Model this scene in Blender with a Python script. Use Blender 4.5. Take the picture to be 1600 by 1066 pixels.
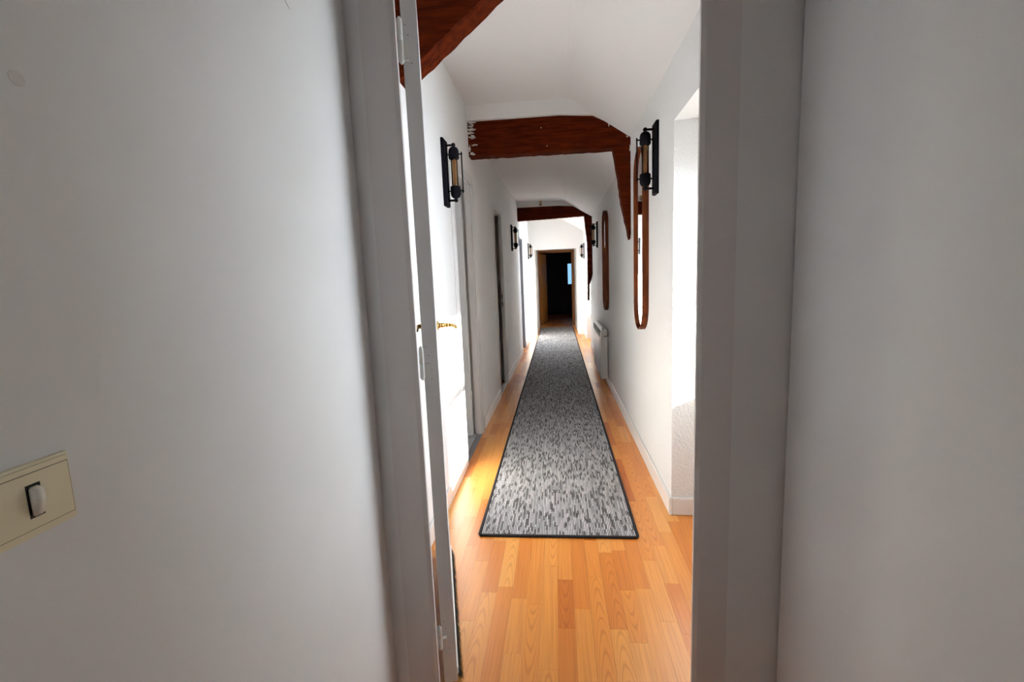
import bpy, bmesh, math, random
from mathutils import Vector, Matrix

for o in list(bpy.data.objects):
    bpy.data.objects.remove(o, do_unlink=True)
scene = bpy.context.scene
COL = scene.collection
random.seed(7)

# ------------------------------------------------------------------ camera
F_PX, CX, CY, CAM_H = 729.0, 800.0, 533.0, 1.30
fy = Vector((870 - CX, 430 - CY, F_PX)).normalized()          # corridor axis in camera space
dn = Vector((210.0, 5300.0, F_PX)); dn -= fy * dn.dot(fy); dn.normalize()
fx = dn.cross(fy).normalized()
right = Vector((fx.x, fy.x, -dn.x)); down = Vector((fx.y, fy.y, -dn.y)); fwd = Vector((fx.z, fy.z, -dn.z))
cam_data = bpy.data.cameras.new('camera')
cam_data.sensor_fit = 'HORIZONTAL'; cam_data.sensor_width = 36.0
cam_data.lens = F_PX / 1600.0 * 36.0
cam_data.clip_start = 0.02
cam = bpy.data.objects.new('camera', cam_data); COL.objects.link(cam)
m3 = Matrix((right, -down, -fwd)).transposed()
cam.matrix_world = Matrix.Translation((0, 0, CAM_H)) @ m3.to_4x4()
scene.camera = cam

# ------------------------------------------------------------------ world, sun, exposure
EXPOSURE = 0.37
SKY_STRENGTH = 13.0
SUN_STRENGTH = 35.0
SUN_DIR = Vector((-1.0, 0.60, -0.43))                          # travel direction
world = bpy.data.worlds.new('world'); scene.world = world; world.use_nodes = True
bg = world.node_tree.nodes['Background']
bg.inputs[0].default_value = (0.82, 0.905, 1.0, 1.0)
bg.inputs[1].default_value = SKY_STRENGTH
sun_d = bpy.data.lights.new('sun', 'SUN'); sun_d.energy = SUN_STRENGTH; sun_d.angle = math.radians(0.6)
sun_d.color = (1.0, 0.94, 0.84)
sun = bpy.data.objects.new('sun', sun_d); COL.objects.link(sun)
sun.rotation_euler = SUN_DIR.to_track_quat('-Z', 'Y').to_euler(); sun.location = (6, -2, 6)
vs = scene.view_settings
vs.view_transform = 'Standard'; vs.look = 'None'; vs.gamma = 1.0; vs.use_curve_mapping = False
vs.exposure = EXPOSURE

# ------------------------------------------------------------------ materials
def new_mat(name, color=(0.8, 0.8, 0.8), rough=0.6, metal=0.0, spec=0.5):
    m = bpy.data.materials.new(name); m.use_nodes = True
    b = m.node_tree.nodes['Principled BSDF']
    b.inputs['Base Color'].default_value = (*color, 1)
    b.inputs['Roughness'].default_value = rough
    b.inputs['Metallic'].default_value = metal
    b.inputs['Specular IOR Level'].default_value = spec
    return m, m.node_tree.nodes, m.node_tree.links, b

def add_bump(m, scale, strength, dist=0.002, detail=4, stretch=None):
    n, l = m.node_tree.nodes, m.node_tree.links
    b = n['Principled BSDF']
    tc = n.new('ShaderNodeTexCoord'); no = n.new('ShaderNodeTexNoise'); bp = n.new('ShaderNodeBump')
    no.inputs['Scale'].default_value = scale; no.inputs['Detail'].default_value = detail
    if stretch:
        mp = n.new('ShaderNodeMapping'); mp.inputs['Scale'].default_value = stretch
        l.new(tc.outputs['Object'], mp.inputs[0]); l.new(mp.outputs[0], no.inputs['Vector'])
    else:
        l.new(tc.outputs['Object'], no.inputs['Vector'])
    bp.inputs['Strength'].default_value = strength; bp.inputs['Distance'].default_value = dist
    l.new(no.outputs['Fac'], bp.inputs['Height']); l.new(bp.outputs[0], b.inputs['Normal'])
    return no

def color_noise(m, c0, c1, scale, stretch=(1, 1, 1), lo=0.35, hi=0.65, detail=5):
    n, l = m.node_tree.nodes, m.node_tree.links
    b = n['Principled BSDF']
    tc = n.new('ShaderNodeTexCoord'); mp = n.new('ShaderNodeMapping'); no = n.new('ShaderNodeTexNoise'); cr = n.new('ShaderNodeValToRGB')
    mp.inputs['Scale'].default_value = stretch
    no.inputs['Scale'].default_value = scale; no.inputs['Detail'].default_value = detail
    cr.color_ramp.elements[0].position = lo; cr.color_ramp.elements[1].position = hi
    cr.color_ramp.elements[0].color = (*c0, 1); cr.color_ramp.elements[1].color = (*c1, 1)
    l.new(tc.outputs['Object'], mp.inputs[0]); l.new(mp.outputs[0], no.inputs['Vector'])
    l.new(no.outputs['Fac'], cr.inputs[0]); l.new(cr.outputs[0], b.inputs['Base Color'])
    return cr

M = {}
def reg(key, *a, **k):
    r = new_mat(key, *a, **k); M[key] = r[0]; return r[0]

reg('plaster', (0.86, 0.845, 0.83), 0.75, spec=0.25); add_bump(M['plaster'], 55, 0.25, 0.003)
reg('stucco', (0.86, 0.85, 0.84), 0.75, spec=0.25)
add_bump(M['stucco'], 110, 0.85, 0.006, 6)
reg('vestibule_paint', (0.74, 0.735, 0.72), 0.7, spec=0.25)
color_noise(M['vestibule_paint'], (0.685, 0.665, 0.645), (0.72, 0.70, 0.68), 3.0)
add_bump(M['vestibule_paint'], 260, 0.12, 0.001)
reg('frame_paint', (0.63, 0.585, 0.56), 0.45); add_bump(M['frame_paint'], 120, 0.05, 0.001)
reg('white_gloss', (0.82, 0.81, 0.80), 0.35); add_bump(M['white_gloss'], 60, 0.04, 0.001)
reg('door_paint', (0.74, 0.73, 0.72), 0.45); add_bump(M['door_paint'], 60, 0.05, 0.001)
reg('grey_door', (0.40, 0.40, 0.41), 0.5)
reg('ceiling_paint', (0.84, 0.825, 0.815), 0.8, spec=0.2); add_bump(M['ceiling_paint'], 40, 0.12, 0.003)
reg('hinge_paint', (0.76, 0.75, 0.70), 0.4)
reg('black_metal', (0.005, 0.0045, 0.008), 0.6, 0.0, 0.1)
reg('brass', (0.72, 0.48, 0.16), 0.25, 1.0)
reg('steel', (0.55, 0.55, 0.56), 0.35, 1.0)
reg('radiator_white', (0.74, 0.73, 0.71), 0.45)
reg('radiator_front', (0.55, 0.555, 0.57), 0.3, 0.3)
reg('dark_slot', (0.02, 0.02, 0.02), 0.7)
reg('switch_plastic', (0.76, 0.67, 0.46), 0.35)
reg('groove', (0.16, 0.13, 0.08), 0.6)
reg('rocker_plastic', (0.82, 0.76, 0.64), 0.3)
reg('binding', (0.012, 0.010, 0.014), 0.85)
reg('bristle', (0.03, 0.028, 0.022), 0.9)
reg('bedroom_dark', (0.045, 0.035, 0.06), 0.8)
reg('unlit_navy', (0.03, 0.03, 0.075), 0.8)  # near-black navy puts the darkness of the unlit room into its walls
reg('mirror', (0.93, 0.93, 0.92), 0.02, 1.0)
reg('threshold', (0.30, 0.30, 0.32), 0.4, 0.6)
reg('tile', (0.42, 0.43, 0.44), 0.35); color_noise(M['tile'], (0.58, 0.59, 0.60), (0.70, 0.71, 0.72), 9)
reg('grout', (0.12, 0.12, 0.12), 0.9)
reg('subfloor', (0.20, 0.09, 0.035), 0.8)

reg('beam_wood', (0.09, 0.02, 0.006), 0.8, spec=0.06)
color_noise(M['beam_wood'], (0.055, 0.0068, 0.0010), (0.115, 0.0155, 0.0022), 5, (1.2, 6, 9))
add_bump(M['beam_wood'], 9, 0.6, 0.01, 6, (1.5, 6, 8))
reg('frame_wood', (0.22, 0.06, 0.012), 0.45, spec=0.2)
color_noise(M['frame_wood'], (0.085, 0.015, 0.0025), (0.19, 0.042, 0.007), 6, (4, 4, 0.9))
reg('door_wood', (0.36, 0.14, 0.028), 0.45)
color_noise(M['door_wood'], (0.66, 0.26, 0.05), (0.80, 0.35, 0.075), 4, (9, 9, 0.8))
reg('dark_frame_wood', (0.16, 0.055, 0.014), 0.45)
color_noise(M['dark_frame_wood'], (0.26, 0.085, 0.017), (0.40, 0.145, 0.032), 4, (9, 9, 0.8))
reg('torn_plaster', (0.55, 0.53, 0.50), 0.9)
color_noise(M['torn_plaster'], (0.05, 0.035, 0.025), (0.75, 0.72, 0.68), 45, (0.6, 1, 2.2), 0.38, 0.52)

def glass_mat(name, tint, fac=0.12, rough=0.0):
    m = bpy.data.materials.new(name); m.use_nodes = True
    n, l = m.node_tree.nodes, m.node_tree.links
    n.remove(n['Principled BSDF'])
    out = n['Material Output']
    tr = n.new('ShaderNodeBsdfTransparent'); gl = n.new('ShaderNodeBsdfGlossy'); mx = n.new('ShaderNodeMixShader')
    fr = n.new('ShaderNodeFresnel'); fr.inputs[0].default_value = 1.45
    tr.inputs[0].default_value = (*tint, 1); gl.inputs['Roughness'].default_value = rough
    l.new(fr.outputs[0], mx.inputs[0]); l.new(tr.outputs[0], mx.inputs[1]); l.new(gl.outputs[0], mx.inputs[2])
    l.new(mx.outputs[0], out.inputs[0])
    M[name] = m
glass_mat('window_glass', (0.97, 0.98, 0.98))
glass_mat('blue_glass', (0.16, 0.22, 0.27))
glass_mat('bulb_glass', (0.78, 0.66, 0.50), rough=0.05)
reg('filament', (0.52, 0.30, 0.14), 0.5)

def laminate():
    m, n, l, b = new_mat('laminate', rough=0.33, spec=0.8); M['laminate'] = m
    uv = n.new('ShaderNodeUVMap'); uv.uv_map = 'grain'
    at = n.new('ShaderNodeAttribute'); at.attribute_name = 'tone'
    sep = n.new('ShaderNodeSeparateXYZ'); l.new(uv.outputs[0], sep.inputs[0])
    asp = n.new('ShaderNodeSeparateColor'); l.new(at.outputs['Color'], asp.inputs[0])
    def math_(op, a, c=None):
        k = n.new('ShaderNodeMath'); k.operation = op
        for i, v in enumerate((a, c)):
            if v is None: continue
            if isinstance(v, (int, float)): k.inputs[i].default_value = v
            else: l.new(v, k.inputs[i])
        return k.outputs[0]
    u, v = sep.outputs[0], sep.outputs[1]
    # noise warp
    cmb = n.new('ShaderNodeCombineXYZ'); l.new(math_('MULTIPLY', u, 16.0), cmb.inputs[0]); l.new(math_('MULTIPLY', v, 5.0), cmb.inputs[1]); l.new(math_('MULTIPLY', asp.outputs[2], 37.0), cmb.inputs[2])
    nz = n.new('ShaderNodeTexNoise'); nz.inputs['Scale'].default_value = 1.0; nz.inputs['Detail'].default_value = 3; l.new(cmb.outputs[0], nz.inputs['Vector'])
    warp = math_('SUBTRACT', nz.outputs['Fac'], 0.5)
    # cathedral arches: contours of v + K u^2
    ph = math_('ADD', v, math_('MULTIPLY', math_('MULTIPLY', u, u), 210.0))
    ph = math_('ADD', ph, math_('MULTIPLY', warp, 0.16))
    arch = math_('SINE', math_('MULTIPLY', ph, 2 * math.pi / 0.085))
    arch = math_('POWER', math_('MULTIPLY', math_('ADD', arch, 1.0), 0.5), 5.0)
    # straight grain
    c2 = n.new('ShaderNodeCombineXYZ'); l.new(math_('MULTIPLY', u, 210.0), c2.inputs[0]); l.new(math_('MULTIPLY', v, 3.2), c2.inputs[1]); l.new(math_('MULTIPLY', asp.outputs[2], 91.0), c2.inputs[2])
    n2 = n.new('ShaderNodeTexNoise'); n2.inputs['Scale'].default_value = 1.0; n2.inputs['Detail'].default_value = 2; l.new(c2.outputs[0], n2.inputs['Vector'])
    cr2 = n.new('ShaderNodeValToRGB'); cr2.color_ramp.elements[0].position = 0.42; cr2.color_ramp.elements[1].position = 0.68
    l.new(n2.outputs['Fac'], cr2.inputs[0])
    fine = cr2.outputs[0]
    mixg = n.new('ShaderNodeMix'); mixg.data_type = 'FLOAT'
    l.new(asp.outputs[1], mixg.inputs[0]); l.new(math_('MULTIPLY', fine, 0.62), mixg.inputs[2]); l.new(math_('ADD', math_('MULTIPLY', arch, 0.72), math_('MULTIPLY', fine, 0.22)), mixg.inputs[3])
    base = n.new('ShaderNodeValToRGB')
    e = base.color_ramp.elements
    e[0].position = 0.0; e[0].color = (0.62, 0.155, 0.016, 1)
    e[1].position = 1.0; e[1].color = (0.93, 0.42, 0.100, 1)
    k = base.color_ramp.elements.new(0.5); k.color = (0.84, 0.305, 0.052, 1)
    l.new(asp.outputs[0], base.inputs[0])
    mx = n.new('ShaderNodeMix'); mx.data_type = 'RGBA'; mx.blend_type = 'MULTIPLY'
    l.new(math_('MULTIPLY', mixg.outputs[0], 0.62), mx.inputs[0]); l.new(base.outputs[0], mx.inputs[6]); mx.inputs[7].default_value = (0.62, 0.46, 0.34, 1)
    l.new(mx.outputs[2], b.inputs['Base Color'])
laminate()

def rug_mat():
    m, n, l, b = new_mat('rug_weave', rough=0.92, spec=0.1); M['rug_weave'] = m
    tc = n.new('ShaderNodeTexCoord'); sep = n.new('ShaderNodeSeparateXYZ'); l.new(tc.outputs['Object'], sep.inputs[0])
    def math_(op, a, c=None):
        k = n.new('ShaderNodeMath'); k.operation = op
        for i, v in enumerate((a, c)):
            if v is None: continue
            if isinstance(v, (int, float)): k.inputs[i].default_value = v
            else: l.new(v, k.inputs[i])
        return k.outputs[0]
    W = 0.0084
    xs = math_('DIVIDE', sep.outputs[0], W)
    cell = math_('FLOOR', xs); fr = math_('FRACT', xs)
    wn = n.new('ShaderNodeTexWhiteNoise'); wn.noise_dimensions = '1D'; l.new(cell, wn.inputs['W'])
    # dashes: every thread has its own run of light and dark stitches
    yy = math_('ADD', math_('DIVIDE', sep.outputs[1], 0.046), math_('MULTIPLY', wn.outputs[0], 53.0))
    c = n.new('ShaderNodeCombineXYZ'); l.new(math_('MULTIPLY', cell, 3.71), c.inputs[0]); l.new(math_('FLOOR', yy), c.inputs[1])
    w2 = n.new('ShaderNodeTexWhiteNoise'); w2.noise_dimensions = '2D'; l.new(c.outputs[0], w2.inputs['Vector'])
    dash = math_('LESS_THAN', w2.outputs[0], 0.25)
    yl = math_('ADD', math_('DIVIDE', sep.outputs[1], 0.083), math_('MULTIPLY', wn.outputs[0], 17.0))
    c3 = n.new('ShaderNodeCombineXYZ'); l.new(math_('MULTIPLY', cell, 1.93), c3.inputs[0]); l.new(math_('FLOOR', yl), c3.inputs[1])
    w3 = n.new('ShaderNodeTexWhiteNoise'); w3.noise_dimensions = '2D'; l.new(c3.outputs[0], w3.inputs['Vector'])
    tone = math_('ADD', 0.46, math_('MULTIPLY', w3.outputs[0], 0.42))
    thr = math_('SUBTRACT', 0.27, math_('MULTIPLY', dash, 0.16))
    d = math_('GREATER_THAN', math_('ABSOLUTE', math_('SUBTRACT', fr, 0.5)), thr)
    stitch = math_('SINE', math_('MULTIPLY', sep.outputs[1], 2 * math.pi / 0.011))
    lightv = math_('MULTIPLY', tone, math_('ADD', 0.86, math_('MULTIPLY', stitch, 0.14)))
    darkv = math_('SUBTRACT', 0.075, math_('MULTIPLY', dash, 0.066))
    mx = n.new('ShaderNodeMix'); mx.data_type = 'RGBA'
    l.new(d, mx.inputs[0])
    cc = n.new('ShaderNodeCombineColor'); l.new(lightv, cc.inputs[0]); l.new(math_('MULTIPLY', lightv, 0.99), cc.inputs[1]); l.new(math_('MULTIPLY', lightv, 1.0), cc.inputs[2])
    dc = n.new('ShaderNodeCombineColor'); l.new(darkv, dc.inputs[0]); l.new(darkv, dc.inputs[1]); l.new(math_('MULTIPLY', darkv, 1.35), dc.inputs[2])
    l.new(cc.outputs[0], mx.inputs[6]); l.new(dc.outputs[0], mx.inputs[7])
    l.new(mx.outputs[2], b.inputs['Base Color'])
    bp = n.new('ShaderNodeBump'); bp.inputs['Strength'].default_value = 0.5; bp.inputs['Distance'].default_value = 0.002
    l.new(math_('SUBTRACT', 1.0, d), bp.inputs['Height']); l.new(bp.outputs[0], b.inputs['Normal'])
rug_mat()

# ------------------------------------------------------------------ helpers
def link(o, parent=None):
    COL.objects.link(o)
    if parent is not None: o.parent = parent
    return o

def tag(o, label=None, cat=None, group=None, kind=None):
    if label: o['label'] = label
    if cat: o['category'] = cat
    if group: o['group'] = group
    if kind: o['kind'] = kind
    return o

def obj(name, bm, mat, parent=None, smooth=False):
    me = bpy.data.meshes.new(name)
    bmesh.ops.recalc_face_normals(bm, faces=bm.faces[:])
    bm.to_mesh(me); bm.free()
    me.materials.append(M[mat])
    if smooth:
        for p in me.polygons: p.use_smooth = True
    o = bpy.data.objects.new(name, me)
    return link(o, parent)

def empty(name, loc=(0, 0, 0), rz=0.0):
    o = bpy.data.objects.new(name, None); o.empty_display_size = 0.05
    o.location = loc; o.rotation_euler = (0, 0, rz)
    return link(o)

def bx(bm, x0, x1, y0, y1, z0, z1):
    vs_ = [bm.verts.new(p) for p in ((x0, y0, z0), (x1, y0, z0), (x1, y1, z0), (x0, y1, z0), (x0, y0, z1), (x1, y0, z1), (x1, y1, z1), (x0, y1, z1))]
    for f in ((0, 3, 2, 1), (4, 5, 6, 7), (0, 1, 5, 4), (1, 2, 6, 5), (2, 3, 7, 6), (3, 0, 4, 7)):
        bm.faces.new([vs_[i] for i in f])

def box(name, dims, mat, parent=None, bevel=0.0, seg=2):
    bm = bmesh.new(); bx(bm, *dims)
    if bevel: bmesh.ops.bevel(bm, geom=bm.edges[:], offset=bevel, segments=seg, affect='EDGES', profile=0.5)
    return obj(name, bm, mat, parent)

def cyl(bm, p0, p1, r0, r1=None, n=16):
    r1 = r0 if r1 is None else r1
    p0, p1 = Vector(p0), Vector(p1); d = p1 - p0
    mat = Matrix.Translation((p0 + p1) / 2) @ d.to_track_quat('Z', 'Y').to_matrix().to_4x4()
    bmesh.ops.create_cone(bm, cap_ends=True, segments=n, radius1=r0, radius2=r1, depth=d.length, matrix=mat)

def sph(bm, c, r, n=12):
    bmesh.ops.create_uvsphere(bm, u_segments=n, v_segments=max(6, n // 2), radius=r, matrix=Matrix.Translation(c))

def lathe(bm, prof, n=20):
    rings = []
    for r, z in prof:
        rings.append([bm.verts.new((r * math.cos(2 * math.pi * i / n), r * math.sin(2 * math.pi * i / n), z)) for i in range(n)])
    for a, b_ in zip(rings, rings[1:]):
        for i in range(n):
            bm.faces.new((a[i], a[(i + 1) % n], b_[(i + 1) % n], b_[i]))
    bm.faces.new(rings[0][::-1]); bm.faces.new(rings[-1])

def prism_y(bm, pts, y0, y1, jitter=0.0):
    """polygon in (x, z) extruded along y"""
    a = [bm.verts.new((x, y0, z)) for x, z in pts]; b_ = [bm.verts.new((x, y1, z)) for x, z in pts]
    bm.faces.new(a); bm.faces.new(b_[::-1])
    for i in range(len(pts)):
        j = (i + 1) % len(pts); bm.faces.new((a[i], b_[i], b_[j], a[j]))

def wall_cells(bm, u, v, w, holes, order):
    """wall slab: u = along, v = up, w = thickness range; holes = (u0,u1,v0,v1,w0,w1)"""
    us = sorted({*u, *[h[0] for h in holes], *[h[1] for h in holes]}); us = [q for q in us if u[0] <= q <= u[1]]
    vv = sorted({*v, *[h[2] for h in holes], *[h[3] for h in holes]}); vv = [q for q in vv if v[0] <= q <= v[1]]
    ws = sorted({*w, *[h[4] for h in holes], *[h[5] for h in holes]}); ws = [q for q in ws if w[0] <= q <= w[1]]
    full = {}
    for i in range(len(us) - 1):
        for j in range(len(vv) - 1):
            for k in range(len(ws) - 1):
                c = ((us[i] + us[i + 1]) / 2, (vv[j] + vv[j + 1]) / 2, (ws[k] + ws[k + 1]) / 2)
                full[i, j, k] = not any(h[0] < c[0] < h[1] and h[2] < c[1] < h[3] and h[4] < c[2] < h[5] for h in holes)
    cache = {}
    def P(i, j, k):
        if (i, j, k) not in cache:
            a, b_, c = us[i], vv[j], ws[k]
            cache[i, j, k] = bm.verts.new((c, a, b_) if order == 'x' else (a, c, b_))
        return cache[i, j, k]
    for (i, j, k), f in full.items():
        if not f: continue
        for d, q in (((-1, 0, 0), ((0, 0, 0), (0, 1, 0), (0, 1, 1), (0, 0, 1))), ((1, 0, 0), ((1, 0, 0), (1, 1, 0), (1, 1, 1), (1, 0, 1))),
                     ((0, -1, 0), ((0, 0, 0), (1, 0, 0), (1, 0, 1), (0, 0, 1))), ((0, 1, 0), ((0, 1, 0), (1, 1, 0), (1, 1, 1), (0, 1, 1))),
                     ((0, 0, -1), ((0, 0, 0), (1, 0, 0), (1, 1, 0), (0, 1, 0))), ((0, 0, 1), ((0, 0, 1), (1, 0, 1), (1, 1, 1), (0, 1, 1)))):
            if not full.get((i + d[0], j + d[1], k + d[2]), False):
                bm.faces.new([P(i + a, j + b_, k + c) for a, b_, c in q])

def struct(o, label):
    return tag(o, label, kind='structure')

# ------------------------------------------------------------------ dimensions
XL, XR = -0.66, 0.58           # corridor walls
VL, VR = -0.527, 0.594         # vestibule side walls
YF = 1.25                      # front face of the door frame
Y_END = 10.2
KINK = 4.0
SLOPE = 0.0125
def lw(y): return XL if y < KINK else XL + SLOPE * (y - KINK)
ROT = -math.atan(SLOPE)

# ------------------------------------------------------------------ structure: vestibule (where the camera stands)
bm = bmesh.new()
wall_cells(bm, (-2.2, YF), (-0.05, 2.6), (VL - 0.2, VL), [(-1.75, -1.15, 0.95, 1.85, VL - 0.3, VL + 0.1)], 'x')
wl = struct(obj('wall_vestibule_left', bm, 'vestibule_paint'), 'off-white painted wall filling the left of the picture with the light switch')
bm = bmesh.new()
wall_cells(bm, (-2.2, YF), (-0.05, 2.6), (VR, VR + 0.5), [], 'x')
struct(obj('wall_vestibule_right', bm, 'vestibule_paint'), 'plain off-white wall filling the right of the picture')
struct(box('wall_vestibule_back', (VL - 0.2, VR + 0.5, -2.35, -2.2, -0.05, 2.6), 'vestibule_paint'), 'wall of the small vestibule behind the viewpoint')
struct(box('ceiling_vestibule', (VL - 0.2, VR + 0.5, -2.35, YF, 2.5, 2.6), 'ceiling_paint'), 'white ceiling of the vestibule above the viewpoint')
# partition around the entrance door
bm = bmesh.new()
bx(bm, -0.90, -0.487, YF + 0.004, 1.31, -0.05, 2.75)
bx(bm, 0.419, 1.1, YF + 0.006, 1.31, -0.05, 2.75)
bx(bm, -0.487, 0.419, YF + 0.004, 1.31, 2.13, 2.75)
struct(obj('wall_partition', bm, 'vestibule_paint'), 'narrow strips of painted wall either side of the entrance door frame')
# unseen window added to light the vestibule, behind the viewpoint on the left
def window(name, x, y0, y1, z0, z1, label, hbar=(), vbar=(), depth=0.05, fw=0.06, glass='window_glass'):
    root = empty(name, (x, (y0 + y1) / 2, z0)); tag(root, label, kind='structure')
    yc = (y0 + y1) / 2; h = z1 - z0; hw = (y1 - y0) / 2
    for a, b_, c, d in ((-hw, -hw + fw, 0, h), (hw - fw, hw, 0, h), (-hw + fw, hw - fw, 0, fw), (-hw + fw, hw - fw, h - fw, h)):
        box('window_frame', (-depth / 2, depth / 2, a, b_, c, d), 'white_gloss', root)
    for zc, w in hbar: box('glazing_bar', (-0.016, 0.016, -hw + fw, hw - fw, zc - z0 - w / 2, zc - z0 + w / 2), 'white_gloss', root)
    for yv, w in vbar: box('glazing_bar', (-0.006, 0.006, yv - yc - w / 2, yv - yc + w / 2, fw, h - fw), 'white_gloss', root)
    box('pane', (-0.002, 0.002, -hw + fw * 0.9, hw - fw * 0.9, fw * 0.9, h - fw * 0.9), glass, root)
    return root
window('added_window_3', VL - 0.12, -1.75, -1.15, 0.95, 1.85, 'added unseen window lighting the vestibule, on the left behind the viewpoint', depth=0.06)

# door frame of the entrance: two posts and a head, each with a front lip and a rebate
fr = empty('trim_1', (0, YF, 0)); tag(fr, 'white painted wooden frame of the entrance door', kind='structure')
def post(xi, s):
    bm = bmesh.new()
    pts = [(xi, 0.005), (xi, 0.016), (xi + s * 0.028, 0.016), (xi + s * 0.028, 0.055), (xi + s * 0.092, 0.055), (xi + s * 0.092, 0.0), (xi + s * 0.012, 0.0), (xi + s * 0.008, 0.0015)]
    for z0, z1 in ((-0.05, 2.09),):
        a = [bm.verts.new((x, y, z0)) for x, y in pts]; b_ = [bm.verts.new((x, y, z1)) for x, y in pts]
        bm.faces.new(a); bm.faces.new(b_[::-1])
        for i in range(len(pts)):
            j = (i + 1) % len(pts); bm.faces.new((a[i], a[j], b_[j], b_[i]))
    return obj('frame_post', bm, 'frame_paint', fr)
post(-0.394, -1); post(0.361, 1)
box('frame_head', (-0.486, 0.453, 0.0, 0.055, 2.09, 2.17), 'frame_paint', fr)

# ------------------------------------------------------------------ structure: corridor
bm = bmesh.new()
wall_cells(bm, (1.31, KINK), (-0.05, 2.9), (XL - 0.10, XL), [(3.08, 3.74, -0.1, 2.03, -2, 2), (3.02, 3.90, -0.1, 2.03, -2, XL - 0.06)], 'x')
struct(obj('wall_left', bm, 'plaster'), 'sunlit white plaster wall on the left of the corridor before the beam')
# second stretch of the left wall leans slightly inwards
L2 = (Y_END + 0.02 - KINK) / math.cos(ROT)
D2 = (4.985, 5.60, 2.02); D3 = (7.90, 8.50, 1.955)
def ly(y): return (y - KINK)
bm = bmesh.new()
wall_cells(bm, (-0.02, L2), (-0.05, 2.9), (-0.10, 0.0), [(ly(D2[0]), ly(D2[1]), -0.1, D2[2], -2, 2), (ly(D2[0]) - 0.05, ly(D2[1]) + 0.2, -0.1, D2[2], -2, -0.034), (ly(D3[0]), ly(D3[1]), -0.1, D3[2], -0.06, 2)], 'x')
w2 = struct(obj('wall_left_far', bm, 'plaster'), 'white left wall of the corridor beyond the first beam, with two doorways')
w2.location = (XL, KINK, 0); w2.rotation_euler = (0, 0, ROT)
# right wall with two full-height window niches
NX = 0.85
N1 = (1.47, 2.43, 2.015); N2 = (8.35, 9.50, 2.0)
W1 = (1.575, 2.42, 0.647, 1.79); W2 = (8.48, 9.49, 0.50, 1.95)
bm = bmesh.new()
wall_cells(bm, (1.31, Y_END + 0.05), (-0.05, 2.9), (XR, 0.95), [(N1[0], N1[1], -0.1, N1[2], 0, NX), (W1[0], W1[1], W1[2], W1[3], 0, 2),
           (N2[0], N2[1], -0.1, N2[2], 0, NX), (W2[0], W2[1], W2[2], W2[3], 0, 2)], 'x')
struct(obj('wall_right', bm, 'stucco'), 'rough white plaster wall on the right of the corridor with a sunlit window niche')
window('window_1', 0.875, W1[0], W1[1], W1[2], W1[3], 'white window in the near niche of the right corridor wall', hbar=[(1.218, 0.034)], vbar=[(2.01, 0.011)])
window('window_2', 0.875, W2[0], W2[1], W2[2], W2[3], 'white window in the far niche of the right corridor wall', hbar=[(1.22, 0.034)])
# end wall: a thick mass with a low passage through it
bm = bmesh.new()
wall_cells(bm, (-0.9, 1.1), (-0.05, 2.9), (Y_END, 12.1), [(-0.465, 0.440, -0.1, 1.85, 0, 20), (-0.465, 0.440, -0.1, 1.93, 10.26, 20)], 'y')
struct(obj('wall_end', bm, 'plaster'), 'cream-lit end wall of the corridor with a low passage to the last door')

# ceilings: flat on the left, sloping down to the right
def ceiling(name, y0, y1, zc, xb, zr, label):
    bm = bmesh.new(); bx(bm, -0.95, xb - 0.03, y0, y1, zc, 3.0)
    struct(obj(name, bm, 'ceiling_paint'), label)
    bm = bmesh.new()
    prism_y(bm, [(xb - 0.03, zc), (xb, zc - 0.006), (xb + 0.03, zc - 0.022), (XR + 0.02, zr - 0.012), (1.1, zr - 0.012), (1.1, 3.0), (xb - 0.03, 3.0)], y0, y1)
    struct(obj(name + '_slope', bm, 'ceiling_paint'), 'sloping right-hand side of the ' + label)
ceiling('ceiling', 1.26, 3.76, 2.61, 0.125, 2.305, 'white ceiling in front of the nearer cross beam')
ceiling('ceiling_middle', 3.90, 7.74, 2.475, 0.125, 2.205, 'shaded white ceiling between the two cross beams')
ceiling('ceiling_far', 7.84, 12.4, 2.475, 0.125, 2.205, 'bright ceiling beyond the far cross beam')
def infill(name, y0, y1, z0, label):
    bm = bmesh.new()
    prism_y(bm, [(-0.95, z0), (0.05, z0), (0.30, z0 - 0.02), (0.60, z0 - 0.17), (1.1, z0 - 0.17), (1.1, 3.0), (-0.95, 3.0)], y0, y1)
    struct(obj(name, bm, 'ceiling_paint'), label)
infill('wall_above_beam', 3.73, 3.92, 2.50, 'strip of white plaster between the near cross beam and the ceiling')
infill('wall_above_far_beam', 7.72, 7.86, 2.40, 'strip of white plaster between the far cross beam and the ceiling')

# floor slab
fl = struct(box('floor', (-0.78, 0.95, 0.4, 16.2, -0.08, -0.006), 'subfloor'), 'glossy orange beech-effect laminate strip floor of the corridor')
struct(box('floor_vestibule', (VL - 0.1, VR + 0.1, -2.3, 0.9, -0.08, 0.0), 'door_wood'), 'wooden floor of the vestibule below the viewpoint')

# laminate strips, each its own piece
COLW = 0.0635; GAP = 0.0005
strips = []
x = -0.664
while x < 0.90:
    y = 0.9 - random.uniform(0, 0.4)
    while y < 16.0:
        ln = random.choice((0.28, 0.38, 0.48, 0.56, 0.62))
        strips.append((x, y, ln)); y += ln
    x += COLW
def covered(s):
    return s[0] > -0.43 and s[0] + COLW < 0.37 and s[1] > 2.18 and s[1] + s[2] < 11.6
def hidden(s):
    x0, y0, ln = s
    if y0 + ln < 1.20: return True
    r = (x0 + COLW / 2) / max(y0 + ln, 0.1)
    if x0 > XR - 0.02 and not (N1[0] - 0.1 < y0 + ln and y0 < N1[1]) and not (N2[0] - 0.1 < y0 + ln and y0 < N2[1]): return True
    return r < -0.40 or r > 0.42
vis = [s for s in strips if not covered(s) and not hidden(s)]
vis.sort(key=lambda s: s[1])
near = set(vis[:300])
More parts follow.
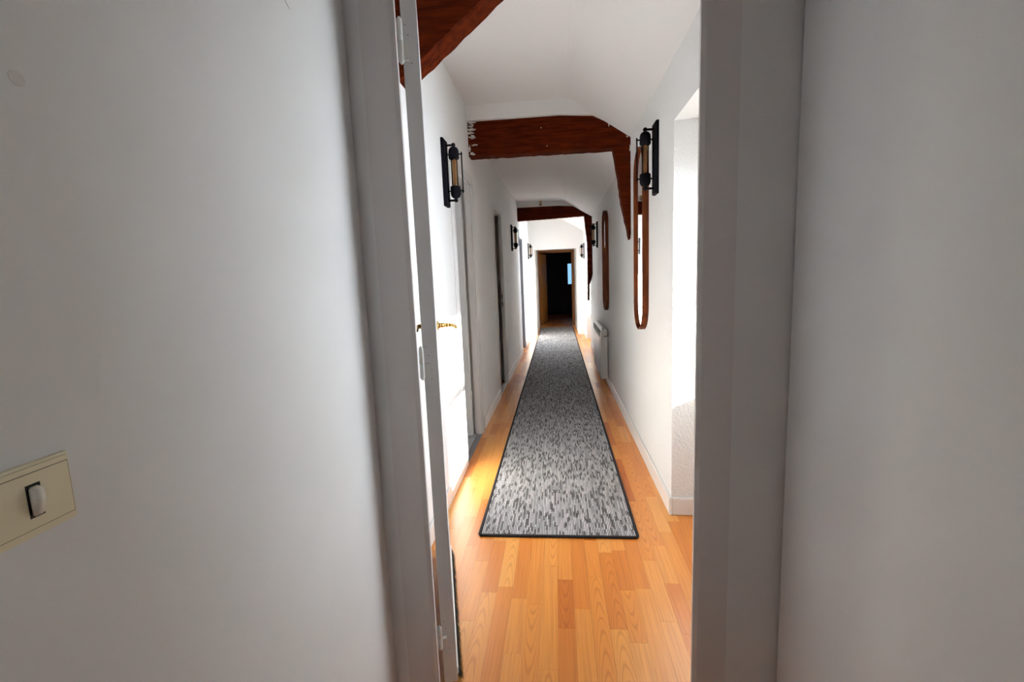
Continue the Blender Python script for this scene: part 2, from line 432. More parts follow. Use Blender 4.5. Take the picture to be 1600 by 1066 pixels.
def strip_geo(bm, s, uvl, col, ox=0.0, oy=0.0):
    x0, y0, ln = s
    rnd = random.Random(hash((round(x0, 4), round(y0, 4))))
    tone = min(1, max(0, rnd.gauss(0.58, 0.30))); cath = 1.0 if rnd.random() < 0.25 else 0.0; seed = rnd.random()
    before = len(bm.faces)
    bx(bm, x0 + GAP / 2 - ox, x0 + COLW - GAP / 2 - ox, y0 + GAP / 2 - oy, y0 + ln - GAP / 2 - oy, -0.006, 0.0)
    bm.faces.ensure_lookup_table()
    off = rnd.uniform(-0.012, 0.012); flip = rnd.choice((-1, 1)); vo = rnd.random()
    for f in bm.faces[before:]:
        for lp in f.loops:
            c = lp.vert.co
            lp[uvl].uv = (c.x + ox - x0 - COLW / 2 + off, flip * (c.y + oy - y0) + vo)
            lp[col] = (tone, cath, seed, 1)
def strip_mesh(lst, ox=0, oy=0):
    bm = bmesh.new(); uvl = bm.loops.layers.uv.new('grain'); col = bm.loops.layers.float_color.new('tone')
    for s in lst: strip_geo(bm, s, uvl, col, ox, oy)
    bmesh.ops.recalc_face_normals(bm, faces=bm.faces[:])
    me = bpy.data.meshes.new('floor_strip'); bm.to_mesh(me); bm.free(); me.materials.append(M['laminate'])
    return me
for s in strips:
    if s in near:
        o = bpy.data.objects.new('floor_strip', strip_mesh([s], s[0], s[1])); o.location = (s[0], s[1], 0); link(o, fl)
rest = bpy.data.objects.new('distant_floor_strips', strip_mesh([s for s in strips if s not in near])); link(rest, fl); tag(rest, kind='stuff')

# baseboards
BB = 0.10
def bb(name, dims, label, rotw=False, mat='white_gloss', bev=0.004):
    o = box(name, dims, mat, None, bev, 1)
    if rotw: o.location = (XL, KINK, 0); o.rotation_euler = (0, 0, ROT)
    return struct(o, label)
bb('baseboard_left', (XL, XL + 0.014, 1.32, 3.0, 0, BB), 'white baseboard along the sunlit left wall')
bb('baseboard_left_middle', (0, 0.014, -0.12, ly(D2[0]) - 0.07, 0, BB), 'white baseboard between the first and second doorway on the left', True)
bb('baseboard_left_far', (0, 0.014, ly(D2[1]) + 0.07, ly(D3[0]) - 0.03, 0, BB), 'white baseboard between the second and third doorway on the left', True)
bb('baseboard_left_end', (0, 0.014, ly(D3[1]) + 0.03, L2 - 0.01, 0, BB), 'white baseboard past the grey door on the left', True)
bb('baseboard_right', (XR - 0.014, XR, N1[1] - 0.014, N2[0], 0, BB), 'white baseboard along the right wall between the window niches')
bb('baseboard_niche', (XR, NX, N1[1] - 0.014, N1[1], 0, BB), 'white baseboard across the lit side of the near window niche')
bb('baseboard_niche_back', (NX - 0.014, NX, N1[0], N1[1] - 0.014, 0, BB), 'white baseboard below the near corridor window')
bb('baseboard_far_niche', (XR, NX, N2[1] - 0.014, N2[1], 0, BB), 'baseboard across the side of the far window niche')
bb('baseboard_right_end', (XR - 0.014, XR, N2[1] - 0.014, Y_END, 0, BB), 'short white baseboard on the right wall before the end wall')

# ------------------------------------------------------------------ rooms behind the doorways
def room(name, x0, x1, y0, y1, z1, mat, label, holes=(), open_side=None, t=0.1):
    bm = bmesh.new()
    wall_cells(bm, (y0, y1), (-0.05, z1), (x0 - t, x0), list(holes), 'x')
    bx(bm, x0 - t, x1, y0 - t, y0, -0.05, z1); bx(bm, x0 - t, x1, y1, y1 + t, -0.05, z1)
    bx(bm, x0 - t, x1, y0 - t, y1 + t, z1, z1 + t)
    return struct(obj(name, bm, mat), label)
room('wall_bathroom', -2.4, XL - 0.10, 2.2, 4.55, 2.5, 'plaster', 'walls of the tiled room behind the first doorway on the left', [(2.45, 2.95, 1.1, 1.7, -5, 5)])
window('added_window_5', -2.45, 2.45, 2.95, 1.1, 1.7, 'small added window, out of view, lighting the tiled room behind the first doorway', fw=0.04)  # out of view, added to brighten the open door leaf
room('wall_dark_room', -2.6, XL - 0.07, 4.75, 7.2, 2.5, 'unlit_navy', 'walls of the unlit room behind the second doorway on the left')
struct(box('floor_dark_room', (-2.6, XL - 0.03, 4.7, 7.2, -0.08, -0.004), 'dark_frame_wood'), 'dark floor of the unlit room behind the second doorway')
ft = struct(box('floor_tiles', (-2.4, XL - 0.035, 2.2, 4.55, -0.08, -0.007), 'grout'), 'grey tiled floor seen through the first doorway on the left')
TS = 0.20
tm = None
for i in range(8):
    for j in range(11):
        x1_ = XL - 0.042 - i * TS; y0_ = 2.25 + j * TS
        if tm is None:
            tm = bmesh.new(); bx(tm, -TS + 0.004, 0, 0, TS - 0.004, -0.009, 0.0)
            t0 = obj('floor_tile', tm, 'tile', ft); tm = t0.data; t0.location = (x1_, y0_, 0)
        elif y0_ + TS < 4.55:
            o = bpy.data.objects.new('floor_tile', tm); o.location = (x1_, y0_, 0); link(o, ft)
struct(box('trim_2', (XL - 0.035, XL + 0.004, 3.08, 3.74, -0.006, 0.006), 'threshold', None, 0.003, 1), 'grey metal threshold strip under the first doorway on the left')

# first doorway: casing, stop, open leaf
c1 = empty('trim_3', (XL, 3.08, 0)); tag(c1, 'white painted casing around the first doorway on the left', kind='structure')
box('casing_post', (0, 0.012, 0.66, 0.735, 0, 2.03), 'door_paint', c1, 0.003, 1)
box('casing_post', (0, 0.012, -0.07, 0.0, 0, 2.03), 'white_gloss', c1, 0.003, 1)
box('casing_head', (0, 0.012, -0.07, 0.735, 2.03, 2.092), 'door_paint', c1, 0.003, 1)
box('door_stop', (-0.046, 0.0, 0.64, 0.66, 0, 2.03), 'door_paint', c1, 0.002, 1)
box('door_stop', (-0.1, 0.0, 0.0, 0.66, 2.012, 2.03), 'door_paint', c1, 0.002, 1)
d1 = empty('door_2', (XL - 0.063, 3.705, 0)); tag(d1, 'pale door standing open into the tiled room, first doorway on the left', kind='structure')
box('door_panel', (-0.62, 0.0, -0.04, 0.0, 0.012, 1.955), 'door_paint', d1, 0.003, 1)
for zc in (0.35, 1.08, 1.72):
    bm = bmesh.new(); cyl(bm, (0.004, -0.044, zc - 0.04), (0.004, -0.044, zc + 0.04), 0.006, n=10); obj('hinge', bm, 'hinge_paint', d1, True)

# second doorway: jamb with strike plate
c2 = empty('trim_4', (lw(D2[0]), D2[0], 0), ROT); tag(c2, 'grey-white casing and jamb of the second, dark doorway on the left', kind='structure')
LN = D2[1] - D2[0]
box('casing_post', (0, 0.010, LN, LN + 0.07, 0, D2[2]), 'door_paint', c2, 0.003, 1)
box('casing_post', (0, 0.010, -0.02, 0.0, 0, D2[2]), 'door_paint', c2, 0.003, 1)
box('casing_head', (0, 0.010, -0.02, LN + 0.07, D2[2], D2[2] + 0.05), 'door_paint', c2, 0.003, 1)
jb = box('jamb', (-0.034, 0.0, LN - 0.012, LN, 0, D2[2]), 'door_paint', c2, 0.002, 1)
sp = box('strike_plate', (-0.028, -0.010, LN - 0.0135, LN - 0.011, 0.93, 1.13), 'steel', jb)
for zc in (0.985, 1.075): box('strike_hole', (-0.024, -0.014, LN - 0.0142, LN - 0.0125, zc - 0.022, zc + 0.022), 'dark_slot', jb)

struct(box('trim_6', (lw(5.3) - 0.05, lw(5.3) + 0.002, D2[0], D2[1], -0.006, 0.005), 'door_paint', None, 0.002, 1), 'pale threshold strip under the dark second doorway on the left')

# third doorway: closed grey door set back in the wall
d3 = empty('door_3', (lw(D3[0]), D3[0], 0), ROT); tag(d3, 'closed grey door set back in the left wall past the far beam', kind='structure')
LN3 = D3[1] - D3[0]
box('door_panel', (-0.085, -0.045, 0.002, LN3 - 0.002, 0.006, D3[2] - 0.002), 'grey_door', d3)
box('frame_post', (-0.045, 0.002, LN3 - 0.035, LN3 - 0.001, 0, D3[2] - 0.001), 'grey_door', d3)
bm = bmesh.new(); cyl(bm, (-0.045, 0.10, 1.03), (-0.008, 0.10, 1.03), 0.012, n=10); cyl(bm, (-0.012, 0.10, 1.03), (-0.012, 0.20, 1.03), 0.008, n=8); obj('door_handle', bm, 'black_metal', d3, True)
box('lock_plate', (-0.046, -0.040, 0.08, 0.12, 0.90, 1.10), 'dark_slot', d3)

# end door: brown frame, leaf swung into the dark bedroom
ef = empty('trim_5', (0, 12.1, 0)); tag(ef, 'dark brown wooden frame of the last door at the corridor end', kind='structure')
box('frame_post', (-0.500, -0.435, 0.0, 0.09, 0, 1.93), 'dark_frame_wood', ef, 0.004, 1)
box('frame_post', (0.375, 0.475, 0.0, 0.09, 0, 1.93), 'dark_frame_wood', ef, 0.004, 1)
box('frame_head', (-0.435, 0.375, 0.0, 0.09, 1.865, 1.94), 'dark_frame_wood', ef, 0.004, 1)
d4 = empty('door_4', (-0.440, 12.19, 0), math.radians(90 - 11.5)); tag(d4, 'orange-brown wooden door swung open into the dark end room', kind='structure')
leaf = box('door_panel', (0.0, 0.82, 0.0, 0.035, 0.008, 1.86), 'door_wood', d4, 0.003, 1)
bm = bmesh.new(); cyl(bm, (0.76, -0.05, 0.97), (0.76, 0.085, 0.97), 0.008, n=10); cyl(bm, (0.76, -0.045, 0.97), (0.65, -0.045, 0.97), 0.007, n=10); obj('door_handle', bm, 'brass', d4, True)
# bedroom shell
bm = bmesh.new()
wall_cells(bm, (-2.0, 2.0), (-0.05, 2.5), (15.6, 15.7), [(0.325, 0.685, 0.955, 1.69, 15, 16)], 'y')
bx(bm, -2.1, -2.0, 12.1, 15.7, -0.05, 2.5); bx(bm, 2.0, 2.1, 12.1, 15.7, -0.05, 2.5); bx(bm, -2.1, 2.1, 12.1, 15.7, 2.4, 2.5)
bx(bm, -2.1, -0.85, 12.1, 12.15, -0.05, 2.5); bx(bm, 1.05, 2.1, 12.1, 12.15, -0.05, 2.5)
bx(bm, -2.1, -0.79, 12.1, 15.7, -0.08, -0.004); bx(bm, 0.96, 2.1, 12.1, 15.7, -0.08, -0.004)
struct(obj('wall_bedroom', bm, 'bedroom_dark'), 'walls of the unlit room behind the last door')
wr = empty('window_4', (0.505, 15.65, 0.955)); tag(wr, 'small blue-lit window in the dark room behind the last door', kind='structure')
for a, b_, c, d in ((-0.18, -0.145, 0, 0.735), (0.145, 0.18, 0, 0.735), (-0.145, 0.145, 0, 0.035), (-0.145, 0.145, 0.70, 0.735)):
    box('window_frame', (a, b_, -0.02, 0.02, c, d), 'unlit_navy', wr)
box('pane', (-0.147, 0.147, -0.002, 0.002, 0.033, 0.702), 'blue_glass', wr)

# ------------------------------------------------------------------ entrance door leaf (door_1), edge-on, swung into the corridor
ANG = math.radians(14.7)
dr = empty('door_1', (-0.3725, 1.312, 0), ANG); tag(dr, 'white entrance door swung open into the corridor, seen edge-on', kind='structure')
T = 0.0215; WD = 0.735
lf = box('door_panel', (-T, T, 0.0, WD, 0.012, 2.085), 'door_paint', dr, 0.002, 2)
tag(lf, 'white painted leaf with a bare edge')
for zc, ln in ((1.928, 0.118), (1.063, 0.10), (0.185, 0.085)):
    bm = bmesh.new()
    prof = [(0.002, -ln / 2), (0.0065, -ln / 2 + 0.006), (0.0072, -ln / 2 + 0.012), (0.0072, -0.0015), (0.0062, -0.0008), (0.0062, 0.0008), (0.0072, 0.0015), (0.0072, ln / 2 - 0.012), (0.0065, ln / 2 - 0.006), (0.002, ln / 2)]
    lathe(bm, prof, 14)
    h = obj('hinge', bm, 'hinge_paint', dr, True); h.location = (-T - 0.004, -0.012, zc)
    box('hinge_leaf', (-0.002, 0.020, -0.001, 0.013, -ln / 2 + 0.012, -0.004), 'hinge_paint', h)
    for k, (dx, dz) in enumerate(((0.014, 0.045), (0.020, 0.02), (0.026, -0.05))):
        bm = bmesh.new(); cyl(bm, (dx, 0.0115, dz), (dx, 0.0135, dz), 0.0014, n=8); obj('screw', bm, 'dark_slot', h)
# lever handles on rosettes, both faces
for s in (-1, 1):
    bm = bmesh.new()
    cyl(bm, (s * T, 0.665, 1.105), (s * (T + 0.007), 0.665, 1.105), 0.019, n=20)
    cyl(bm, (s * (T + 0.007), 0.665, 1.105), (s * (T + 0.032), 0.665, 1.105), 0.012, 0.010, 16)
    prev = Vector((s * (T + 0.032), 0.665, 1.105)); r = 0.0095
    pts = [(0.046, 0.664, 1.105), (0.060, 0.656, 1.105), (0.070, 0.642, 1.104), (0.076, 0.622, 1.102), (0.079, 0.60, 1.100)] if s > 0 else [(0.035, 0.664, 1.105), (0.038, 0.655, 1.104), (0.039, 0.63, 1.102), (0.039, 0.60, 1.099), (0.038, 0.565, 1.098)]
    for q in pts:
        p = Vector((s * (T + q[0]), q[1], q[2])); cyl(bm, prev, p, r, r * 0.93, 14); sph(bm, p, r * 0.93, 10); prev = p; r *= 0.93
    obj('door_handle', bm, 'brass', dr, True)
# draught brush along the bottom of the corridor face
bar = box('brush_holder', (T, T + 0.004, 0.01, WD - 0.01, 0.030, 0.052), 'white_gloss', dr)
bm = bmesh.new()
rb = random.Random(3)
for i in range(1400):
    yv = 0.01 + (WD - 0.02) * rb.random(); xo = T + 0.002 + rb.uniform(-0.001, 0.002)
    a = Vector((xo, yv, 0.034)); tip = Vector((xo + rb.uniform(0.004, 0.020), yv + rb.uniform(-0.010, 0.010), rb.uniform(0.001, 0.006)))
    w = Vector((0, 0.0012, 0)); d_ = Vector((0.0012, 0, 0))
    v0 = [bm.verts.new(a - w), bm.verts.new(a + w), bm.verts.new(a + d_), bm.verts.new(tip)]
    for f in ((0, 1, 3), (1, 2, 3), (2, 0, 3)): bm.faces.new([v0[k] for k in f])
br = obj('brush_bristles', bm, 'bristle', dr); tag(br, 'dark draught-excluder bristles', kind='stuff')

# ------------------------------------------------------------------ beams
def ragged(pts, step=0.05, amp=0.004, seed=1, keep=()):
    rr = random.Random(seed); out = []
    for i, p in enumerate(pts):
        q = pts[(i + 1) % len(pts)]
        L = math.dist(p, q); k = max(1, int(L / step))
        for j in range(k):
            t = j / k
            out.append((p[0] + (q[0] - p[0]) * t + rr.uniform(-amp, amp), p[1] + (q[1] - p[1]) * t + rr.uniform(-amp, amp)))
    return out
def beam(name, pts_beam, pts_brace, y0, y1, label, seed, yb=None):
    bm = bmesh.new(); prism_y(bm, ragged(pts_beam, 0.03, 0.0028, seed), y0, y1)
    o = obj(name, bm, 'beam_wood'); tag(o, label, 'beam', 'ceiling timbers')
    if pts_brace:
        bm = bmesh.new(); prism_y(bm, ragged(pts_brace, 0.03, 0.0028, seed + 5), *(yb or (y0 + 0.004, y1 - 0.01)))
        obj('brace', bm, 'beam_wood', o)
    return o
b2 = beam('cross_beam', [(-0.670, 2.245), (0.455, 2.240), (0.600, 2.235), (0.600, 2.345), (0.462, 2.425), (0.320, 2.495), (0.248, 2.512), (-0.017, 2.526), (-0.31, 2.536), (-0.670, 2.518)],
     [(0.452, 2.245), (0.478, 2.10), (0.513, 1.835), (0.549, 1.66), (0.574, 1.553), (0.590, 1.65), (0.590, 2.245)], 3.765, 3.88,
     'dark brown cross beam with a tapering brace on the right wall, nearer of the two', 11)
b3 = beam('cross_beam', [(-0.630, 2.195), (0.460, 2.222), (0.600, 2.215), (0.600, 2.205), (0.434, 2.327), (0.284, 2.424), (0.132, 2.450), (-0.175, 2.447), (-0.630, 2.432)],
     [(0.460, 2.225), (0.502, 1.80), (0.499, 1.18), (0.495, 0.864), (0.527, 0.862), (0.530, 1.114), (0.584, 1.30), (0.590, 2.215)], 7.745, 7.85,
     'dark brown cross beam with a long brace on the right wall, farther of the two', 23)
kb = beam('knee_brace', [(-0.675, 2.147), (-0.56, 2.234), (-0.283, 2.448), (-0.08, 2.61), (-0.675, 2.61)], None, 2.10, 2.24,
     'diagonal dark brown timber at the top left, just past the open door', 31)
# torn plaster left on the ends of the near beam
rp = random.Random(5)
def patch(cx, cz, w, h, y, par, n=11):
    bm = bmesh.new(); pts = []
    for i in range(n):
        a = 2 * math.pi * i / n; k = rp.uniform(0.55, 1.1)
        pts.append((cx + math.cos(a) * w * k, cz + math.sin(a) * h * k))
    prism_y(bm, pts, y - 0.004, y + 0.006); obj('plaster_patch', bm, 'torn_plaster', par)
for cx, cz, w, h in ((-0.628, 2.500, 0.042, 0.014), (-0.634, 2.472, 0.036, 0.013), (-0.630, 2.442, 0.040, 0.014), (-0.638, 2.415, 0.028, 0.012), (-0.624, 2.388, 0.040, 0.016), (-0.608, 2.325, 0.026, 0.008), (-0.648, 2.30, 0.010, 0.03), (-0.630, 2.262, 0.022, 0.012)):
    patch(cx, cz, w, h, 3.762, b2)
for cx, cz, w, h in ((0.568, 2.335, 0.012, 0.014), (0.553, 2.318, 0.008, 0.012), (0.577, 2.23, 0.008, 0.03), (0.582, 2.12, 0.006, 0.03), (0.583, 2.0, 0.005, 0.04), (0.585, 1.86, 0.004, 0.05), (0.42, 2.412, 0.006, 0.02)):
    patch(cx, cz, w, h, 3.765, b2, 9)
for cx, cz in ((-0.09, 2.42), (-0.05, 2.285)): patch(cx, cz, 0.004, 0.004, 3.764, b2, 6)

# ------------------------------------------------------------------ wall sconces
def make_sconce():
    """local: wall plane x = 0, lamp hangs towards +x; z = 0 in the middle"""
    r = empty('wall_sconce')
    bm = bmesh.new(); bx(bm, 0.0, 0.020, -0.05, 0.05, -0.195, 0.195)
    bmesh.ops.bevel(bm, geom=[e for e in bm.edges if all(abs(v.co.x - 0.020) < 1e-6 for v in e.verts)], offset=0.006, segments=1, affect='EDGES')
    obj('back_plate', bm, 'black_metal', r)
    X = 0.066
    for s in (1, -1):
        bm = bmesh.new(); cyl(bm, (0.018, 0, s * 0.160), (X, 0, s * 0.160), 0.0065, n=12); sph(bm, (X, 0, s * 0.160), 0.0125, 14)
        cyl(bm, (X, 0, s * 0.160), (X, 0, s * 0.142), 0.006, n=12); obj('arm', bm, 'black_metal', r, True)
        bm = bmesh.new()
        prof = [(0.009, s * 0.150), (0.021, s * 0.144), (0.029, s * 0.132), (0.031, s * 0.118), (0.031, s * 0.084), (0.027, s * 0.078)]
        lathe(bm, prof, 20); o = obj('socket', bm, 'black_metal', r, True); o.location = (X, 0, 0)
        bm = bmesh.new(); cyl(bm, (-0.046, 0, s * 0.106), (0.046, 0, s * 0.106), 0.0042, n=10)
        for e in (-1, 1): sph(bm, (e * 0.046, 0, s * 0.106), 0.0062, 10)
        k = obj('rod_holder', bm, 'black_metal', o, True)
    for e in (-1, 1):
        bm = bmesh.new(); cyl(bm, (X + e * 0.046, 0, -0.118), (X + e * 0.046, 0, 0.118), 0.0042, n=10); obj('cage_rod', bm, 'black_metal', r, True)
    bm = bmesh.new(); lathe(bm, [(0.0175, -0.086), (0.0200, -0.080), (0.0200, 0.080), (0.0175, 0.086)], 18)
    g = obj('bulb', bm, 'bulb_glass', r, True); g.location = (X, 0, 0)
    bm = bmesh.new(); cyl(bm, (0, 0, -0.078), (0, 0, 0.078), 0.004, n=8)
    for a in range(5):
        t = 2 * math.pi * a / 5; cyl(bm, (0.0085 * math.cos(t), 0.0085 * math.sin(t), -0.075), (0.0085 * math.cos(t + 0.5), 0.0085 * math.sin(t + 0.5), 0.075), 0.0018, n=6)
    obj('filament', bm, 'filament', g)
    return r
def copy_tree(o, parent=None):
    c = o.copy(); COL.objects.link(c)
    if parent is not None: c.parent = parent; c.matrix_parent_inverse = o.matrix_parent_inverse.copy()
    for ch in list(o.children): copy_tree(ch, c)
    return c
sc0 = make_sconce()
spots = [((XL, 2.87, 1.932), 0.0, 1.0, 'black caged wall sconce on the left wall, in front of the near beam'),
         ((XR, 2.815, 1.928), math.pi, 1.0, 'black caged wall sconce on the right wall beside the near mirror'),
         ((lw(6.70), 6.70, 1.844), ROT, 0.93, 'black wall sconce on the left wall between the dark doorway and the far beam'),
         ((XR, 6.72, 1.835), math.pi, 0.91, 'black wall sconce on the right wall just past the second mirror'),
         ((lw(9.88), 9.88, 1.818), ROT, 0.84, 'black wall sconce on the left, at the bright corridor end'),
         ((XR, 9.92, 1.776), math.pi, 0.82, 'black wall sconce on the right, at the bright corridor end')]
for i, (loc, rz, sc, lab) in enumerate(spots):
    o = sc0 if i == 0 else copy_tree(sc0)
    o.location = loc; o.rotation_euler = (0, 0, rz); o.scale = (sc, sc, sc)
    tag(o, lab, 'wall lamp', 'caged wall sconces')

# ------------------------------------------------------------------ pill-shaped mirrors in bent-wood frames
def pill(w, h, n=20):
    r = w / 2; pts = []
    for i in range(n + 1):
        a = math.pi * i / n; pts.append((r * math.cos(a), h / 2 - r + r * math.sin(a)))
    for i in range(n + 1):
        a = math.pi + math.pi * i / n; pts.append((r * math.cos(a), -h / 2 + r + r * math.sin(a)))
    return pts
def make_mirror(name, loc, w, h, label, d=0.04):
    r = empty(name, loc); tag(r, label, 'mirror', 'long pill-shaped mirrors')
    bm = bmesh.new(); t = 0.007
    out, inn = pill(w, h), pill(w - 2 * t, h - 2 * t)
    n = len(out)
    A = [bm.verts.new((0, y, z)) for y, z in out]; B = [bm.verts.new((-d, y, z)) for y, z in out]
    C_ = [bm.verts.new((-d, y, z)) for y, z in inn]; D_ = [bm.verts.new((0, y, z)) for y, z in inn]
    for i in range(n):
        j = (i + 1) % n
        bm.faces.new((A[i], A[j], B[j], B[i])); bm.faces.new((B[i], B[j], C_[j], C_[i])); bm.faces.new((C_[i], C_[j], D_[j], D_[i])); bm.faces.new((D_[i], D_[j], A[j], A[i]))
    f = obj('mirror_frame', bm, 'frame_wood', r)
    bm = bmesh.new(); gi = pill(w - 2 * t - 0.0004, h - 2 * t - 0.0004)
    a = [bm.verts.new((-0.012, y, z)) for y, z in gi]; b_ = [bm.verts.new((-0.025, y, z)) for y, z in gi]
    bm.faces.new(a); bm.faces.new(b_[::-1])
    for i in range(n): bm.faces.new((a[i], a[(i + 1) % n], b_[(i + 1) % n], b_[i]))
    obj('mirror_glass', bm, 'mirror', r)
    return r
make_mirror('wall_mirror', (XR, 3.225, 1.505), 0.34, 1.185, 'long rounded mirror in a brown wood frame, nearer one on the right wall')
make_mirror('wall_mirror', (XR, 5.52, 1.438), 0.34, 1.13, 'long rounded mirror in a brown wood frame, above the white radiator')

# ------------------------------------------------------------------ electric radiator on the right wall
rd = empty('wall_radiator', (XR, 5.45, 0.07)); tag(rd, 'white electric convector radiator low on the right wall', 'radiator')
bm = bmesh.new(); bx(bm, -0.070, -0.014, 0.0, 1.06, 0.0, 0.585)
bmesh.ops.bevel(bm, geom=bm.edges[:], offset=0.005, segments=2, affect='EDGES'); obj('radiator_body', bm, 'radiator_white', rd)
bm = bmesh.new()   # front cover, bulging
prof = [(-0.072, -0.012), (-0.086, -0.008), (-0.091, 0.05), (-0.094, 0.30), (-0.091, 0.52), (-0.080, 0.60), (-0.072, 0.612)]
a = [bm.verts.new((x_, -0.012, z)) for x_, z in prof]; b_ = [bm.verts.new((x_, 1.07, z)) for x_, z in prof]
bm.faces.new(a); bm.faces.new(b_[::-1])
for i in range(len(prof)):
    j = (i + 1) % len(prof); bm.faces.new((a[i], a[j], b_[j], b_[i]))
fc = obj('front_cover', bm, 'radiator_white', rd)
box('front_panel', (-0.0965, -0.090, 0.10, 0.98, 0.02, 0.47), 'radiator_front', fc, 0.003, 1)
for k in range(3): box('outlet_slat', (-0.096, -0.083, 0.06, 1.02, 0.497 + k * 0.026, 0.509 + k * 0.026), 'dark_slot', fc)
for k in range(4): box('vent_slot', (-0.058 + k * 0.010, -0.052 + k * 0.010, -0.0012, 0.002, 0.495, 0.512), 'dark_slot', rd)
for y_ in (0.12, 0.92): box('wall_bracket', (-0.016, 0.0, y_, y_ + 0.03, 0.1, 0.5), 'radiator_white', rd)
box('thermostat_box', (-0.012, -0.002, -0.008, 0.03, 0.44, 0.50), 'radiator_white', rd)

# ------------------------------------------------------------------ runner rug
rg = empty('runner_rug', (-0.03, 2.18, 0)); tag(rg, 'long black and white flecked runner rug with black bound edge along the corridor', 'rug')
RW, RL, RT = 0.80, 9.5, 0.009
def wave(y):
    z = 0.0
    for c, h, s in ((4.10, 0.004, 0.10), (4.62, 0.006, 0.09), (5.10, 0.004, 0.08)):
        z += h * math.exp(-((y - c) / s) ** 2)
    return z
bm = bmesh.new(); NY = 260; NXs = 4
ys = [RL * j / NY for j in range(NY + 1)]
top = [[bm.verts.new((-RW / 2 + 0.008 + (RW - 0.016) * i / NXs, max(0.006, min(RL - 0.006, y)), RT + wave(y))) for i in range(NXs + 1)] for y in ys]
botv = [[bm.verts.new((v.co.x, v.co.y, 0.0008 + wave(y) * 0.9)) for v in row] for row, y in zip(top, ys)]
for j in range(NY):
    for i in range(NXs):
        bm.faces.new((top[j][i], top[j][i + 1], top[j + 1][i + 1], top[j + 1][i]))
        bm.faces.new((botv[j][i], botv[j + 1][i], botv[j + 1][i + 1], botv[j][i + 1]))
    bm.faces.new((top[j][0], top[j + 1][0], botv[j + 1][0], botv[j][0])); bm.faces.new((top[j][-1], botv[j][-1], botv[j + 1][-1], top[j + 1][-1]))
obj('rug_weave', bm, 'rug_weave', rg)
# binding: a flattened tube around the edge, rounded corners
path = []
cr_ = 0.022
def corner(cx, cy, a0):
    for k in range(7):
        a = a0 + math.pi / 2 * k / 6; path.append((cx + cr_ * math.cos(a), cy + cr_ * math.sin(a)))
corner(-RW / 2 + cr_, cr_, math.pi); corner(RW / 2 - cr_, cr_, 1.5 * math.pi)
for j in range(1, 120): path.append((RW / 2, RL * j / 120))
corner(RW / 2 - cr_, RL - cr_, 0); corner(-RW / 2 + cr_, RL - cr_, 0.5 * math.pi)
for j in range(1, 120): path.append((-RW / 2, RL * (1 - j / 120)))
bm = bmesh.new(); rings = []
n = len(path); K = 8
for i, (px, py) in enumerate(path):
    q, p = path[(i + 1) % n], path[i - 1]
    t = Vector((q[0] - p[0], q[1] - p[1], 0)).normalized(); nn = Vector((t.y, -t.x, 0))
    zc = 0.0065 + wave(py)
    rings.append([bm.verts.new(Vector((px, py, zc)) + nn * (-0.006 + 0.009 * math.cos(2 * math.pi * k / K)) + Vector((0, 0, 0.0062 * math.sin(2 * math.pi * k / K)))) for k in range(K)])
for i in range(n):
    a, b_ = rings[i], rings[(i + 1) % n]
    for k in range(K): bm.faces.new((a[k], a[(k + 1) % K], b_[(k + 1) % K], b_[k]))
obj('rug_binding', bm, 'binding', rg, True)

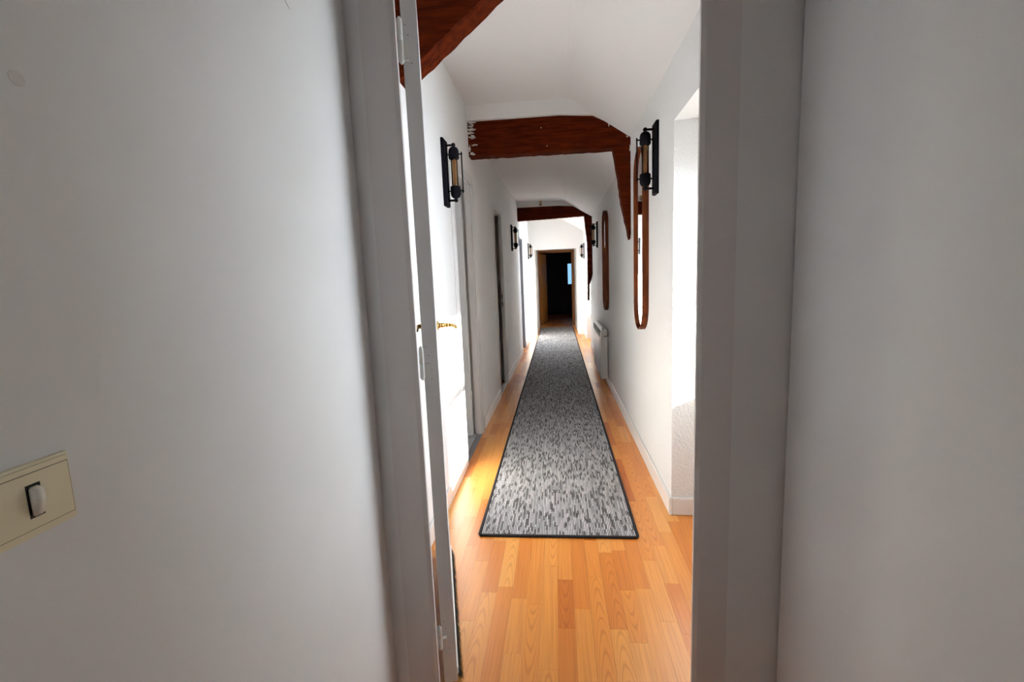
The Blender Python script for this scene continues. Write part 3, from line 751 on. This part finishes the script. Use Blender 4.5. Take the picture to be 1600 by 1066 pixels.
# ------------------------------------------------------------------ light switch on the vestibule wall
sw = empty('light_switch', (VL, 0.388, 1.100)); tag(sw, 'beige square light switch with one rocker on the left wall', 'light switch')
bm = bmesh.new(); bx(bm, 0.0, 0.008, -0.0385, 0.0385, -0.0365, 0.0365)
bmesh.ops.bevel(bm, geom=[e for e in bm.edges if all(abs(v.co.x - 0.008) < 1e-6 for v in e.verts)], offset=0.003, segments=2, affect='EDGES'); obj('switch_frame', bm, 'switch_plastic', sw)
bm = bmesh.new()
wall_cells(bm, (-0.0345, 0.0345), (-0.0275, 0.0275), (0.0075, 0.0086), [(-0.0068, 0.0068, -0.0170, 0.0170, 0.0, 1)], 'x'); obj('switch_plate', bm, 'switch_plastic', sw)
box('plate_groove', (0.0060, 0.00815, -0.0353, 0.0353, -0.0283, 0.0283), 'groove', sw)
box('rocker_slot_shade', (0.0076, 0.0083, -0.0068, 0.0068, -0.0170, 0.0170), 'dark_slot', sw)  # dark slot, its width also paints the shade beside the rocker
bm = bmesh.new()
pr = [(0.0078, -0.0155), (0.0120, -0.0150), (0.0175, 0.001), (0.0165, 0.0125), (0.0078, 0.0150)]
a = [bm.verts.new((x_, -0.0048, z)) for x_, z in pr]; b_ = [bm.verts.new((x_, 0.0048, z)) for x_, z in pr]
bm.faces.new(a); bm.faces.new(b_[::-1])
for i in range(len(pr)):
    j = (i + 1) % len(pr); bm.faces.new((a[i], a[j], b_[j], b_[i]))
bmesh.ops.bevel(bm, geom=bm.edges[:], offset=0.0014, segments=2, affect='EDGES')
obj('rocker', bm, 'rocker_plastic', sw, True)

# peeling chip of paint high on the vestibule wall, and an old filled hole
bm = bmesh.new()
pts = [(0.960, 1.872), (0.984, 1.856), (0.998, 1.862), (1.012, 1.872), (1.050, 1.912), (1.02, 1.95), (0.95, 1.93)]
a = [bm.verts.new((VL - 0.001, y_, z)) for y_, z in pts]; b_ = [bm.verts.new((VL + 0.0018, y_, z)) for y_, z in pts]
bm.faces.new(a); bm.faces.new(b_[::-1])
for i in range(len(pts)):
    j = (i + 1) % len(pts); bm.faces.new((a[i], a[j], b_[j], b_[i]))
obj('paint_chip', bm, 'vestibule_paint', wl)
bm = bmesh.new(); cyl(bm, (VL - 0.001, 0.445, 1.514), (VL + 0.0006, 0.445, 1.514), 0.0075, n=20); obj('filled_hole', bm, 'frame_paint', wl)

# ------------------------------------------------------------------ bare bulb in front of the far beam
lb = empty('ceiling_bulb', (-0.228, 7.66, 2.475)); tag(lb, 'small bare bulb in a brass holder on the ceiling in front of the far beam', 'ceiling lamp')
bm = bmesh.new(); lathe(bm, [(0.020, 0.0), (0.022, -0.006), (0.014, -0.012), (0.013, -0.030), (0.011, -0.034)], 16); obj('bulb_holder', bm, 'brass', lb, True)
bm = bmesh.new(); lathe(bm, [(0.010, -0.032), (0.018, -0.044), (0.021, -0.056), (0.017, -0.070), (0.006, -0.077)], 16); obj('bulb', bm, 'bulb_glass', lb, True)
